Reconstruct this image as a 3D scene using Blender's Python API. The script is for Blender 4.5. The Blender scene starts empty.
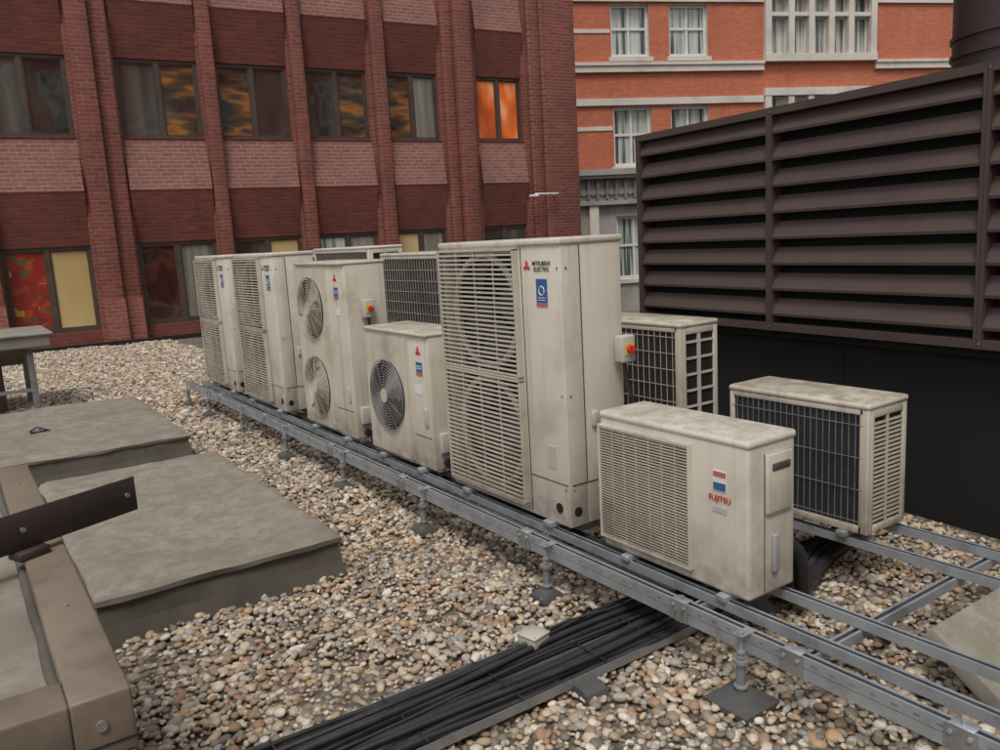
import bpy, bmesh, math, random
import numpy as np
from mathutils import Vector, Matrix
from mathutils import noise as mn
random.seed(7); rng=np.random.default_rng(7)
S=bpy.context.scene
# ------------------------------------------------------------------ materials
MATS={}
class NT:
    def __init__(s,m): s.t=m.node_tree; s.n=s.t.nodes; s.l=s.t.links; s.b=s.n['Principled BSDF']
    def new(s,k,**kw):
        o=s.n.new(k)
        for a,b in kw.items(): setattr(o,a,b)
        return o
    def link(s,a,b): s.l.new(a,b)
    def coord(s,scale=(1,1,1),kind='Object'):
        c=s.new('ShaderNodeTexCoord'); m=s.new('ShaderNodeMapping'); m.inputs['Scale'].default_value=scale
        s.link(c.outputs[kind],m.inputs['Vector']); return m.outputs[0]
    def noise(s,vec,scale,detail=3,rough=.55):
        n=s.new('ShaderNodeTexNoise'); n.inputs['Scale'].default_value=scale; n.inputs['Detail'].default_value=min(detail,4)
        n.inputs['Roughness'].default_value=rough; s.link(vec,n.inputs['Vector']); return n.outputs['Fac']
    def ramp(s,fac,stops,interp='LINEAR'):
        r=s.new('ShaderNodeValToRGB'); e=r.color_ramp.elements; r.color_ramp.interpolation=interp
        while len(e)<len(stops): e.new(.5)
        for i,(p,c) in enumerate(stops):
            e[i].position=p; e[i].color=(*c,1) if len(c)==3 else c
        s.link(fac,r.inputs[0]); return r.outputs[0]
    def mix(s,fac,a,b,mode='MIX'):
        m=s.new('ShaderNodeMix',data_type='RGBA',blend_type=mode)
        for i,v in ((0,fac),(6,a),(7,b)):
            if hasattr(v,'is_linked'): s.link(v,m.inputs[i])
            elif i==0: m.inputs[0].default_value=v
            else: m.inputs[i].default_value=(*v,1)
        return m.outputs[2]
    def math(s,op,a,b):
        m=s.new('ShaderNodeMath',operation=op)
        for i,v in ((0,a),(1,b)):
            if hasattr(v,'is_linked'): s.link(v,m.inputs[i])
            else: m.inputs[i].default_value=v
        return m.outputs[0]
    def bump(s,h,strength=.3,dist=.01):
        b=s.new('ShaderNodeBump'); b.inputs['Strength'].default_value=strength; b.inputs['Distance'].default_value=dist
        s.link(h,b.inputs['Height']); s.link(b.outputs[0],s.b.inputs['Normal'])
def mat(name,col=(.5,.5,.5),rough=.6,metal=0,spec=None):
    m=bpy.data.materials.new(name); m.use_nodes=True; MATS[name]=m
    N=NT(m); N.b.inputs['Base Color'].default_value=(*col,1); N.b.inputs['Roughness'].default_value=rough
    N.b.inputs['Metallic'].default_value=metal
    if spec is not None: N.b.inputs['Specular IOR Level'].default_value=spec
    return N
def g3(v): return (v,v,v)
def rough_paint(name,c1,c2,dirt,rough=.5,metal=0,amt=.6,topdirt=None,scale=2.2,streak=.5,low=None):
    N=mat(name,c1,rough,metal)
    w=N.coord(); b=N.noise(w,scale,4,.65)
    base=N.mix(N.ramp(b,[(.35,g3(0)),(.65,g3(1))]),c1,c2)
    f=N.ramp(b,[(.54,g3(0)),(.80,g3(amt))])
    col=N.mix(f,base,dirt)
    if streak:
        st=N.noise(N.coord((14,14,.5)),1.2,3,.6)
        col=N.mix(N.ramp(st,[(.54,g3(0)),(.8,g3(amt*streak))]),col,dirt)
    if low:
        sp=N.new('ShaderNodeSeparateXYZ'); N.link(w,sp.inputs[0])
        zf=N.ramp(sp.outputs[2],[(.32,g3(1)),(.62,g3(0))]); n3=N.ramp(N.noise(w,11,4,.7),[(.36,g3(.1)),(.66,g3(.85))])
        col=N.mix(N.math('MULTIPLY',zf,n3),col,low)
    if topdirt:
        ge=N.new('ShaderNodeNewGeometry'); sp=N.new('ShaderNodeSeparateXYZ'); N.link(ge.outputs['Normal'],sp.inputs[0])
        t=N.ramp(sp.outputs[2],[(.5,g3(0)),(.9,g3(1))])
        n2=N.noise(w,9,4,.75); t2=N.ramp(n2,[(.40,g3(.10)),(.62,g3(.9))])
        col=N.mix(N.math('MULTIPLY',t,t2),col,topdirt)
    N.link(col,N.b.inputs['Base Color'])
    return N
rough_paint('cream_paint',(.65,.60,.51),(.585,.535,.45),(.30,.245,.175),.45,0,.60,(.35,.32,.26),2.0,.75,(.27,.215,.15))
rough_paint('cream_paint_old',(.60,.55,.455),(.535,.48,.395),(.26,.21,.145),.5,0,.80,(.27,.245,.175),2.4,.7,(.23,.18,.12))
rough_paint('grille_cream',(.56,.51,.42),(.47,.42,.335),(.25,.20,.14),.5,0,.8,streak=0,low=(.23,.18,.12))
rough_paint('galv',(.44,.46,.48),(.33,.35,.37),(.19,.17,.15),.45,.45,.5,None,6,0)
rough_paint('steel_post',(.31,.31,.30),(.23,.23,.22),(.15,.115,.085),.5,.4,.6,None,8,0)
rough_paint('louvre_paint',(.073,.048,.040),(.062,.041,.035),(.038,.027,.023),.62,0,.5,None,1.2,.6)
rough_paint('duct_brown',(.055,.034,.028),(.045,.029,.024),(.02,.015,.013),.45,0,.5)
rough_paint('frame_brown',(.080,.052,.038),(.060,.041,.031),(.033,.025,.019),.5,streak=0)
rough_paint('rim_metal',(.25,.195,.14),(.185,.147,.11),(.08,.06,.043),.55,.1,.8,(.21,.17,.125),3)
rough_paint('plate_dark',(.06,.042,.034),(.042,.031,.026),(.12,.08,.055),.55,.2,.6,None,9)
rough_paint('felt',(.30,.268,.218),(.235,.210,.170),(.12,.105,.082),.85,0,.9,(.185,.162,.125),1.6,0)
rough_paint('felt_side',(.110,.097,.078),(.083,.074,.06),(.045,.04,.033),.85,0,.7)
rough_paint('concrete',(.32,.295,.25),(.26,.24,.20),(.14,.135,.095),.9,0,.8,(.19,.18,.12),3,0)
rough_paint('rubber',(.085,.083,.08),(.065,.064,.062),(.15,.13,.105),.8,0,.7,None,9,0)
rough_paint('cable_black',(.022,.022,.024),(.033,.033,.034),(.08,.07,.06),.45,0,.5,None,6,0)
rough_paint('cable_grey',(.10,.10,.10),(.07,.07,.07),(.05,.045,.04),.55,0,.6,None,6,0)
rough_paint('stone',(.66,.61,.53),(.58,.53,.46),(.36,.33,.28),.8,0,.6,None,.8)
rough_paint('stone_grey',(.40,.375,.335),(.31,.29,.26),(.15,.145,.13),.85,0,.8,None,1.0)
rough_paint('white_frame',(.70,.69,.65),(.63,.62,.58),(.45,.43,.39),.5,streak=0)
mat('dark',(.012,.012,.013),.7); mat('black_wall',(.007,.0065,.0068),.85)
mat('fan_grey',(.085,.078,.068),.5); mat('red',(.55,.03,.02),.4); mat('blue',(.045,.11,.30),.4)
mat('yellow',(.65,.5,.06),.5); mat('white',(.7,.7,.68),.5); mat('grey_box',(.46,.44,.39),.5); mat('label_grey',(.33,.33,.33),.5)
mat('pinkred',(.5,.13,.10),.5)
N=mat('coil',(.02,.022,.028),.5); w=N.new('ShaderNodeTexWave'); w.bands_direction='Y'; w.inputs['Scale'].default_value=60
N.link(N.coord(),w.inputs['Vector']); N.link(N.ramp(w.outputs['Fac'],[(.2,(.008,.008,.01)),(.9,(.05,.052,.06))]),N.b.inputs['Base Color'])
def brick(name,c1,c2,mortar,bw=.25,bh=.085,ms=.014,dirt=(.1,.07,.06),amt=.5):
    N=mat(name,c1,.85)
    tc=N.new('ShaderNodeTexCoord'); sp=N.new('ShaderNodeSeparateXYZ'); N.link(tc.outputs['Object'],sp.inputs[0])
    ad=N.math('ADD',sp.outputs[0],sp.outputs[1])
    cb=N.new('ShaderNodeCombineXYZ'); N.link(ad,cb.inputs[0]); N.link(sp.outputs[2],cb.inputs[1])
    b=N.new('ShaderNodeTexBrick'); N.link(cb.outputs[0],b.inputs['Vector'])
    b.inputs['Scale'].default_value=1; b.inputs['Brick Width'].default_value=bw; b.inputs['Row Height'].default_value=bh
    b.inputs['Mortar Size'].default_value=ms; b.inputs['Mortar Smooth'].default_value=.2; b.inputs['Bias'].default_value=0
    b.inputs['Color1'].default_value=(*c1,1); b.inputs['Color2'].default_value=(*c2,1); b.inputs['Mortar'].default_value=(*mortar,1)
    a=N.noise(N.coord((1,1,.6)),.9,4,.65); q=N.noise(N.coord((1,1,2.5)),4,2,.7)
    col=N.mix(N.ramp(a,[(.45,g3(0)),(.75,g3(amt))]),b.outputs['Color'],dirt)
    col=N.mix(N.ramp(q,[(.35,g3(0)),(.7,g3(.4))]),col,dirt)
    st=N.noise(N.coord((3,3,.15)),1.5,3,.6); col=N.mix(N.ramp(st,[(.54,g3(0)),(.75,g3(.45))]),col,dirt)
    N.link(col,N.b.inputs['Base Color'])
    N.bump(N.math('SUBTRACT',1,b.outputs['Fac']),.5,.01)
brick('brick_pink_lit',(.31,.108,.083),(.215,.070,.054),(.31,.205,.170),dirt=(.155,.076,.061),amt=.5)  # weathered pink brick, sky light on the upper spandrel slope painted in
brick('brick_red_shaded',(.24,.048,.033),(.155,.031,.022),(.145,.062,.048),dirt=(.075,.029,.022),amt=.6)  # redder brick with the shade of the spandrel underside painted in
brick('brick_pier',(.305,.073,.050),(.19,.044,.032),(.25,.135,.105),dirt=(.115,.045,.034),amt=.55)
brick('brick_orange',(.66,.150,.062),(.50,.105,.045),(.46,.24,.15),dirt=(.34,.10,.055),amt=.5)
def glass(name,stops,sc=(1,1,.35),nz=1.5,rough=.03,ior=1.9,bump=True):
    N=mat(name,(.03,.03,.03),rough,0); N.b.inputs['IOR'].default_value=ior
    a=N.noise(N.coord(sc),nz,2,.5); N.link(N.ramp(a,stops),N.b.inputs['Base Color'])
    if bump: N.bump(N.noise(N.coord(),1.6,1,.4),.35,.02)
    return N
glass('glass_a',[(.35,(.018,.017,.017)),(.6,(.050,.045,.040)),(.75,(.10,.075,.05))],(1,1,.6),1.1,ior=2.2)
glass('glass_b',[(.35,(.030,.028,.026)),(.52,(.075,.070,.062)),(.7,(.13,.12,.10))],(2.5,1,.2),1.0,ior=2.1)
glass('glass_red',[(.40,(.045,.016,.013)),(.55,(.10,.035,.026)),(.7,(.03,.02,.02))],(1,1,1),1.4)
glass('glass_warm_reflection',[(.40,(.040,.033,.028)),(.50,(.12,.07,.035)),(.58,(.34,.14,.04)),(.68,(.07,.05,.04))],(.7,1,2.6),1.3)  # warm reflections painted into the glass colour as horizontal streaks
glass('glass_orange_reflection',[(.36,(.55,.10,.03)),(.48,(.85,.20,.04)),(.56,(.95,.42,.22)),(.66,(.85,.17,.03))],(1.1,1,.55),1.1,.1,1.5,False)  # strong orange reflection painted in as the pane's base colour
glass('blind_yellow',[(.3,(.44,.31,.13)),(.7,(.58,.45,.22))],(1,1,.3),1.2,.2,1.6)
glass('glass_pale',[(.3,(.12,.12,.105)),(.7,(.28,.265,.22))],(6,1,.2),1.6,.08,1.7)
glass('glass_curtain',[(.40,(.07,.085,.08)),(.5,(.40,.43,.39)),(.7,(.58,.58,.52))],(5,1,.15),1.4,.12,1.5,False)
N=mat('poster',(.5,.1,.1),.2); N.b.inputs['IOR'].default_value=1.6
vv=N.new('ShaderNodeTexVoronoi'); vv.distance='CHEBYCHEV'; vv.inputs['Scale'].default_value=6; N.link(N.coord((1,1,1.3)),vv.inputs['Vector'])
sp=N.new('ShaderNodeSeparateColor'); N.link(vv.outputs['Color'],sp.inputs[0])
pc=N.ramp(sp.outputs[0],[(0,(.26,.03,.022)),(.45,(.36,.06,.025)),(.62,(.42,.25,.05)),(.75,(.08,.10,.05)),(.88,(.16,.03,.04))],'CONSTANT')
N.link(N.mix(N.ramp(N.noise(N.coord(),2.2,2),[(.42,g3(.0)),(.55,g3(.85))]),pc,(.24,.028,.02)),N.b.inputs['Base Color'])
N=mat('pebble',(.4,.35,.28),.6); oi=N.new('ShaderNodeObjectInfo')
c=N.ramp(oi.outputs['Random'],[(0,(.39,.305,.21)),(.11,(.50,.405,.285)),(.22,(.25,.205,.155)),(.33,(.59,.51,.39)),(.44,(.38,.345,.30)),(.54,(.33,.20,.12)),(.64,(.53,.435,.32)),(.73,(.165,.14,.12)),(.82,(.68,.615,.52)),(.88,(.30,.285,.265)),(.94,(.45,.30,.17))],'CONSTANT')
a=N.noise(N.coord(),1.6,2,.6); c=N.mix(N.ramp(a,[(.4,g3(0)),(.75,g3(.5))]),c,(.25,.195,.14)); N.link(c,N.b.inputs['Base Color'])
N=mat('gravel_bed',(.2,.17,.13),.9); v=N.new('ShaderNodeTexVoronoi'); v.inputs['Scale'].default_value=28; N.link(N.coord(),v.inputs['Vector'])
sp=N.new('ShaderNodeSeparateColor'); N.link(v.outputs['Color'],sp.inputs[0])
c=N.ramp(sp.outputs[0],[(0,(.19,.155,.11)),(.3,(.29,.24,.18)),(.6,(.15,.125,.10)),(.8,(.36,.31,.23))],'CONSTANT')
c=N.mix(N.ramp(v.outputs['Distance'],[(.15,g3(0)),(.7,g3(.85))]),c,(.06,.048,.035)); N.link(c,N.b.inputs['Base Color'])
N=mat('asphalt',(.05,.05,.052),.9); a=N.noise(N.coord(),3,3); N.link(N.ramp(a,[(.3,(.04,.04,.042)),(.7,(.065,.064,.062))]),N.b.inputs['Base Color'])

# ------------------------------------------------------------------ mesh builder
class MB:
    def __init__(s): s.v=[]; s.f=[]; s.m=[]; s.sm=[]; s.mats=[]
    def mi(s,m):
        if m not in s.mats: s.mats.append(m)
        return s.mats.index(m)
    def add(s,vs,fs,m,smooth=False):
        o=len(s.v); s.v+= [tuple(x) for x in vs]; k=s.mi(m)
        for f in fs: s.f.append([o+i for i in f]); s.m.append(k); s.sm.append(smooth)
    def quad(s,a,b,c,d,m): s.add([a,b,c,d],[(0,1,2,3)],m)
    def box(s,x0,x1,y0,y1,z0,z1,m,M=None):
        vs=[Vector((x,y,z)) for z in (z0,z1) for y in (y0,y1) for x in (x0,x1)]
        if M: vs=[M@v for v in vs]
        s.add(vs,[(0,2,3,1),(4,5,7,6),(0,1,5,4),(2,6,7,3),(0,4,6,2),(1,3,7,5)],m)
    def rbox(s,x0,x1,y0,y1,z0,z1,r,m,seg=2,M=None):
        b=bmesh.new(); bmesh.ops.create_cube(b,size=1)
        for v in b.verts:
            v.co=Vector(((x0+x1)/2+v.co.x*(x1-x0),(y0+y1)/2+v.co.y*(y1-y0),(z0+z1)/2+v.co.z*(z1-z0)))
        bmesh.ops.bevel(b,geom=b.edges[:],offset=r,segments=seg,profile=.5,affect='EDGES')
        b.verts.ensure_lookup_table(); b.verts.index_update()
        vs=[(M@v.co if M else v.co.copy()) for v in b.verts]
        s.add(vs,[[v.index for v in f.verts] for f in b.faces],m,True); b.free()
    def cyl(s,p0,p1,r,m,n=12,r1=None,caps=True,smooth=True):
        p0=Vector(p0);p1=Vector(p1); d=(p1-p0).normalized(); a=d.orthogonal().normalized(); b=d.cross(a); r1=r if r1 is None else r1
        vs=[];fs=[]
        for i in range(n):
            t=2*math.pi*i/n; q=a*math.cos(t)+b*math.sin(t); vs+=[p0+q*r,p1+q*r1]
        for i in range(n): j=(i+1)%n; fs.append((2*i,2*j,2*j+1,2*i+1))
        s.add(vs,fs,m,smooth)
        if caps:
            s.add([vs[2*i] for i in range(n)],[tuple(range(n-1,-1,-1))],m); s.add([vs[2*i+1] for i in range(n)],[tuple(range(n))],m)
    def tube(s,pts,r,m,n=8):
        pts=[Vector(p) for p in pts]; rings=[]; prev=None
        for i,p in enumerate(pts):
            d=((pts[min(i+1,len(pts)-1)]-pts[max(i-1,0)])).normalized()
            a=d.orthogonal().normalized() if prev is None else (prev-d*prev.dot(d)).normalized()
            prev=a; b=d.cross(a); rings.append([p+(a*math.cos(2*math.pi*k/n)+b*math.sin(2*math.pi*k/n))*r for k in range(n)])
        vs=[q for R in rings for q in R]; fs=[]
        for i in range(len(pts)-1):
            for k in range(n): kk=(k+1)%n; fs.append((i*n+k,i*n+kk,(i+1)*n+kk,(i+1)*n+k))
        s.add(vs,fs,m,True); s.add(rings[0],[tuple(range(n-1,-1,-1))],m); s.add(rings[-1],[tuple(range(n))],m)
    def ringx(s,x,cy,cz,R,r,m,n=32,k=5):
        vs=[];fs=[]
        for i in range(n):
            t=2*math.pi*i/n
            for j in range(k):
                u=2*math.pi*j/k; rr=R+r*math.cos(u); vs.append((x+r*math.sin(u),cy+rr*math.cos(t),cz+rr*math.sin(t)))
        for i in range(n):
            for j in range(k): fs.append((i*k+j,((i+1)%n)*k+j,((i+1)%n)*k+(j+1)%k,i*k+(j+1)%k))
        s.add(vs,fs,m,True)
    def holeplate(s,x,y0,y1,z0,z1,cy,cz,R,m,depth=.1,mi='dark'):
        an=[2*math.pi*i/48 for i in range(48)]+[math.atan2(zz-cz,yy-cy)%(2*math.pi) for yy in (y0,y1) for zz in (z0,z1)]
        an=sorted(set(round(a,6) for a in an)); n=len(an); inn=[];out=[]
        for a in an:
            c,q=math.cos(a),math.sin(a); t=1e9
            if c>1e-6: t=min(t,(y1-cy)/c)
            if c<-1e-6: t=min(t,(y0-cy)/c)
            if q>1e-6: t=min(t,(z1-cz)/q)
            if q<-1e-6: t=min(t,(z0-cz)/q)
            inn.append((x,cy+R*c,cz+R*q)); out.append((x,cy+t*c,cz+t*q))
        s.add(inn+out,[(i,(i+1)%n,n+(i+1)%n,n+i) for i in range(n)],m)
        back=[(x+depth,p[1],p[2]) for p in inn]
        s.add(inn+back,[(i,n+i,n+(i+1)%n,(i+1)%n) for i in range(n)],m,True)
        s.add(back,[tuple(range(n))],mi)
    def prism(s,poly,x0,x1,m):
        n=len(poly); vs=[(x0,y,z) for y,z in poly]+[(x1,y,z) for y,z in poly]
        ms=m if isinstance(m,list) else [m]*n
        for i in range(n): s.add([vs[i],vs[(i+1)%n],vs[n+(i+1)%n],vs[n+i]],[(0,1,2,3)],ms[i])
        s.add(vs[:n],[tuple(range(n))],ms[0]); s.add(vs[n:],[tuple(range(n-1,-1,-1))],ms[0])
    def fan(s,x,cy,cz,R,m='fan_grey',nb=4,ph=0.3):
        s.cyl((x-.03,cy,cz),(x+.05,cy,cz),R*.24,m,16)
        for b in range(nb):
            a0=ph+2*math.pi*b/nb; rows=[]
            for i in range(5):
                rr=R*(.2+.74*i/4)
                for j in range(4):
                    t=a0+(j/3)*1.05*(.75+.25*i/4)+.25*i/4; rows.append((x+.045-.075*j/3,cy+rr*math.cos(t),cz+rr*math.sin(t)))
            s.add(rows,[(i*4+j,i*4+j+1,(i+1)*4+j+1,(i+1)*4+j) for i in range(4) for j in range(3)],m,True)
    def build(s,name,loc=(0,0,0),rz=0,parent=None):
        me=bpy.data.meshes.new(name); me.from_pydata(s.v,[],s.f)
        for m in s.mats: me.materials.append(MATS[m])
        me.polygons.foreach_set('material_index',s.m); me.polygons.foreach_set('use_smooth',s.sm)
        me.update()
        bm=bmesh.new(); bm.from_mesh(me); bmesh.ops.recalc_face_normals(bm,faces=bm.faces[:]); bm.to_mesh(me); bm.free()
        try: me.set_sharp_from_angle(angle=math.radians(50))
        except Exception: pass
        o=bpy.data.objects.new(name,me); o.location=loc; o.rotation_euler=(0,0,rz)
        if parent: o.parent=parent
        S.collection.objects.link(o); return o
def text(parent,body,loc,size,m,facing='-X',bold=0):
    c=bpy.data.curves.new('lettering','FONT'); c.body=body; c.size=size; c.extrude=.0006; c.align_x='CENTER'; c.offset=bold
    c.materials.append(MATS[m]); o=bpy.data.objects.new('lettering',c)
    o.location=loc; o.rotation_euler=(math.pi/2,0,-math.pi/2 if facing=='-X' else 0)
    o.parent=parent; S.collection.objects.link(o)

# ------------------------------------------------------------------ ground + gravel
b=MB(); b.box(-14,13,-12,19.6,-.5,0,'gravel_bed'); b.box(-14,13,-12,19.6,-10,-.5,'stone_grey'); b.build('flat_roof_ground')
b=MB(); b.quad((-400,-400,-10.01),(400,-400,-10.01),(400,400,-10.01),(-400,400,-10.01),'asphalt'); b.build('street_ground')
col=bpy.data.collections.new('pebble_shapes')
for i in range(8):
    bm=bmesh.new(); bmesh.ops.create_icosphere(bm,subdivisions=2,radius=1)
    sx,sy,sz=random.uniform(.95,1.25),random.uniform(.72,.98),random.uniform(.48,.72)
    off=Vector((random.uniform(0,50),)*3)
    for v in bm.verts:
        k=1+.16*mn.noise(v.co*.9+off); v.co=Vector((v.co.x*sx*k,v.co.y*sy*k,v.co.z*sz*k))
    for f in bm.faces: f.smooth=True
    me=bpy.data.meshes.new('pebble'); bm.to_mesh(me); bm.free(); me.materials.append(MATS['pebble'])
    col.objects.link(bpy.data.objects.new('pebble_shape',me))
def grid(x0,x1,y0,y1,a,zr,sc):
    xs=np.arange(x0,x1,a); ys=np.arange(y0,y1,a); X,Y=np.meshgrid(xs,ys); n=X.size
    P=np.stack([X.ravel()+rng.uniform(-.5,.5,n)*a*1.3,Y.ravel()+rng.uniform(-.5,.5,n)*a*1.3,rng.uniform(.0,zr,n)],1)
    s=np.clip(rng.lognormal(0,.34,n),.5,2.0)*sc
    x,y=P[:,0],P[:,1]
    keep=~((x>.46)&(x<1.58)&(y>4.2)&(y<6.5))&~((x<1.6)&(y>7.6)&(y<9.9))&~((x<.17)&(y<3.45))&(x<4.65+.0875*(y-2.15))&~((y>7)&(x>4.0))&(x>-1.2-.06*y)
    keep&=~((y<1.0)&(x<1.2))
    return P[keep],s[keep]
A=[grid(.15,4.95,.8,5.2,.0275,.026,.0160),grid(.15,4.95,5.2,8.2,.034,.024,.0190),grid(-2.6,5.6,8.2,19.3,.046,.024,.0250),grid(-1.0,.15,3.4,8.2,.045,.02,.022)]
P=np.concatenate([a[0] for a in A]); sc=np.concatenate([a[1] for a in A])
P[:,2]+=.012*np.sin(P[:,0]*3.1+1)*np.cos(P[:,1]*2.3)+.008*np.sin(P[:,0]*7.3+P[:,1]*5.1)
me=bpy.data.meshes.new('gravel'); me.vertices.add(len(P)); me.vertices.foreach_set('co',P.ravel().astype(np.float32))
at=me.attributes.new('psize','FLOAT','POINT'); at.data.foreach_set('value',sc.astype(np.float32))
go=bpy.data.objects.new('gravel',me); S.collection.objects.link(go)
ng=bpy.data.node_groups.new('scatter','GeometryNodeTree')
ng.interface.new_socket('Geometry',in_out='INPUT',socket_type='NodeSocketGeometry'); ng.interface.new_socket('Geometry',in_out='OUTPUT',socket_type='NodeSocketGeometry')
gi=ng.nodes.new('NodeGroupInput'); gout=ng.nodes.new('NodeGroupOutput'); ip=ng.nodes.new('GeometryNodeInstanceOnPoints'); ci=ng.nodes.new('GeometryNodeCollectionInfo')
ci.inputs[0].default_value=col; ci.inputs['Separate Children'].default_value=True; ci.inputs['Reset Children'].default_value=True
rv=ng.nodes.new('FunctionNodeRandomValue'); rv.data_type='FLOAT_VECTOR'; rv.inputs[0].default_value=(-.45,-.45,0); rv.inputs[1].default_value=(.45,.45,6.283)
na=ng.nodes.new('GeometryNodeInputNamedAttribute'); na.data_type='FLOAT'; na.inputs['Name'].default_value='psize'
L=ng.links
L.new(gi.outputs[0],ip.inputs['Points']); L.new(ci.outputs[0],ip.inputs['Instance']); ip.inputs['Pick Instance'].default_value=True
L.new(rv.outputs[0],ip.inputs['Rotation']); L.new(na.outputs[0],ip.inputs['Scale']); L.new(ip.outputs[0],gout.inputs[0])
md=go.modifiers.new('scatter','NODES'); md.node_group=ng

# ------------------------------------------------------------------ condenser units
def wire_grille(b,x,y0,y1,z0,z1,pitch=.026,th=.0105,nv=5,m='grille_cream',bulge=.03):
    z=z0+pitch*.6
    while z<z1-pitch*.3:
        dz=random.uniform(-.001,.001)
        b.box(x-bulge-.006,x-bulge,y0+.012,y1-.012,z-th/2+dz,z+th/2+dz,m)
        z+=pitch
    for i in range(nv):
        y=y0+.012+(y1-y0-.024)*i/(nv-1)
        b.box(x-bulge,x-bulge+.008,y-.004,y+.004,z0+.005,z1-.005,m)
    for y in (y0,y1):
        b.box(x-bulge-.004,x+.001,y-.006,y+.006,z0,z1,m)
    for z in (z0,z1): b.box(x-bulge-.004,x+.001,y0-.006,y1+.006,z-.006,z+.006,m)
def body_with_opening(b,x0,x1,y0,y1,z0,z1,oy0,oy1,oz0,oz1,m,dp=.12):
    b.rbox(x0+dp,x1,y0,y1,z0,z1,.008,m)
    for a in ((y0,oy0,z0,z1),(oy1,y1,z0,z1),(oy0,oy1,z0,oz0),(oy0,oy1,oz1,z1)):
        if a[1]-a[0]>.004 and a[3]-a[2]>.004: b.rbox(x0,x0+dp,a[0]+.0005,a[1]-.0005,a[2],a[3],.004,m)
    b.box(x0+dp-.004,x0+dp-.001,oy0,oy1,oz0,oz1,'dark')
def tall_unit(name,y0,y1,ztop,x0=2.53,dep=.40,zb=.33,pan=.36,label=True,paint='cream_paint'):
    b=MB(); x1=x0+dep; gy0=y0+pan; gy1=y1-.02
    body_with_opening(b,x0,x1,y0,y1,zb,ztop-.03,gy0+.02,gy1-.02,zb+.07,ztop-.07,paint)
    b.rbox(x0-.012,x1+.012,y0-.008,y1+.008,ztop-.035,ztop,.01,paint)
    zm=(zb+.05+ztop-.05)/2
    for a0,a1 in ((zb+.05,zm-.008),(zm+.008,ztop-.05)):
        R=min((gy1-gy0),(a1-a0))/2*.92; cy=(gy0+gy1)/2; cz=(a0+a1)/2
        b.ringx(x0+.04,cy,cz,R,.018,paint); b.fan(x0+.06,cy,cz,R*.95,'fan_grey',4,random.random())
        wire_grille(b,x0,gy0,gy1,a0,a1)
        b.box(x0-.026,x0-.020,cy-.004,cy+.004,a0,a1,'grille_cream'); 
    b.box(x0-.0025,x0+.001,gy0-.03,gy0-.026,zb+.02,ztop-.04,'dark')
    b.box(x0-.0025,x0+.001,y0+.01,gy0-.03,zb+.225,zb+.229,'dark')
    b.box(x0+.02,x1-.02,y0-.003,y0+.001,zb+.225,zb+.229,'dark')
    b.box(x0+.118,x0+.122,y0-.0025,y0+.001,zb+.229,ztop-.04,'fan_grey')
    b.cyl((x0-.004,y0+.09,zb+.09),(x0+.001,y0+.09,zb+.09),.028,'dark',16)
    b.cyl((x0+.05,y0-.004,zb+.08),(x0+.05,y0+.001,zb+.08),.026,'dark',16)
    b.rbox(x0+.16,x0+.20,y0-.02,y0+.001,zb+.52,zb+.60,.006,'grey_box')
    b.box(x0-.003,x0+.001,y0+.10,y0+.17,zb+.30,zb+.42,'grey_box')
    for y in (y0+.14,y1-.2): b.rbox(x0-.03,x1+.03,y,y+.07,zb-.032,zb,.004,'galv')
    for zz in (zb+.2,zb+.7,ztop-.15):
        b.cyl((x0+.03,y0-.003,zz),(x0+.03,y0+.001,zz),.007,'steel_post',8)
        b.cyl((x0-.003,y0+.03,zz),(x0+.001,y0+.03,zz),.007,'steel_post',8)
    if label:
        ly=y0+.17
        b.box(x0-.003,x0+.001,ly-.055,ly+.035,ztop-.345,ztop-.205,'blue')
        b.ringx(x0-.0035,ly-.01,ztop-.265,.022,.003,'white',20,4)
        for zz in (.30,.312): b.box(x0-.0045,x0-.003,ly-.04,ly+.02,ztop-zz-.003,ztop-zz,'white')
        b.box(x0-.0045,x0-.003,ly-.055,ly+.035,ztop-.345,ztop-.328,'pinkred')
        for k in range(3):
            a=math.pi/2+k*2.094; c=Vector((x0-.002,ly+.11+.015*math.cos(a),ztop-.14+.015*math.sin(a)))
            b.rbox(-.001,.002,-.009,.009,-.009,.009,.0005,'red',1,Matrix.Translation(c)@Matrix.Rotation(a,4,'X')@Matrix.Scale(1.35,4,(0,1,0))@Matrix.Rotation(math.pi/4,4,'X'))
    o=b.build(name)
    if label:
        text(o,"MITSUBISHI\nELECTRIC",(x0-.003,y0+.155,ztop-.135),.030,'fan_grey',bold=.0004)
    return o
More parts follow.
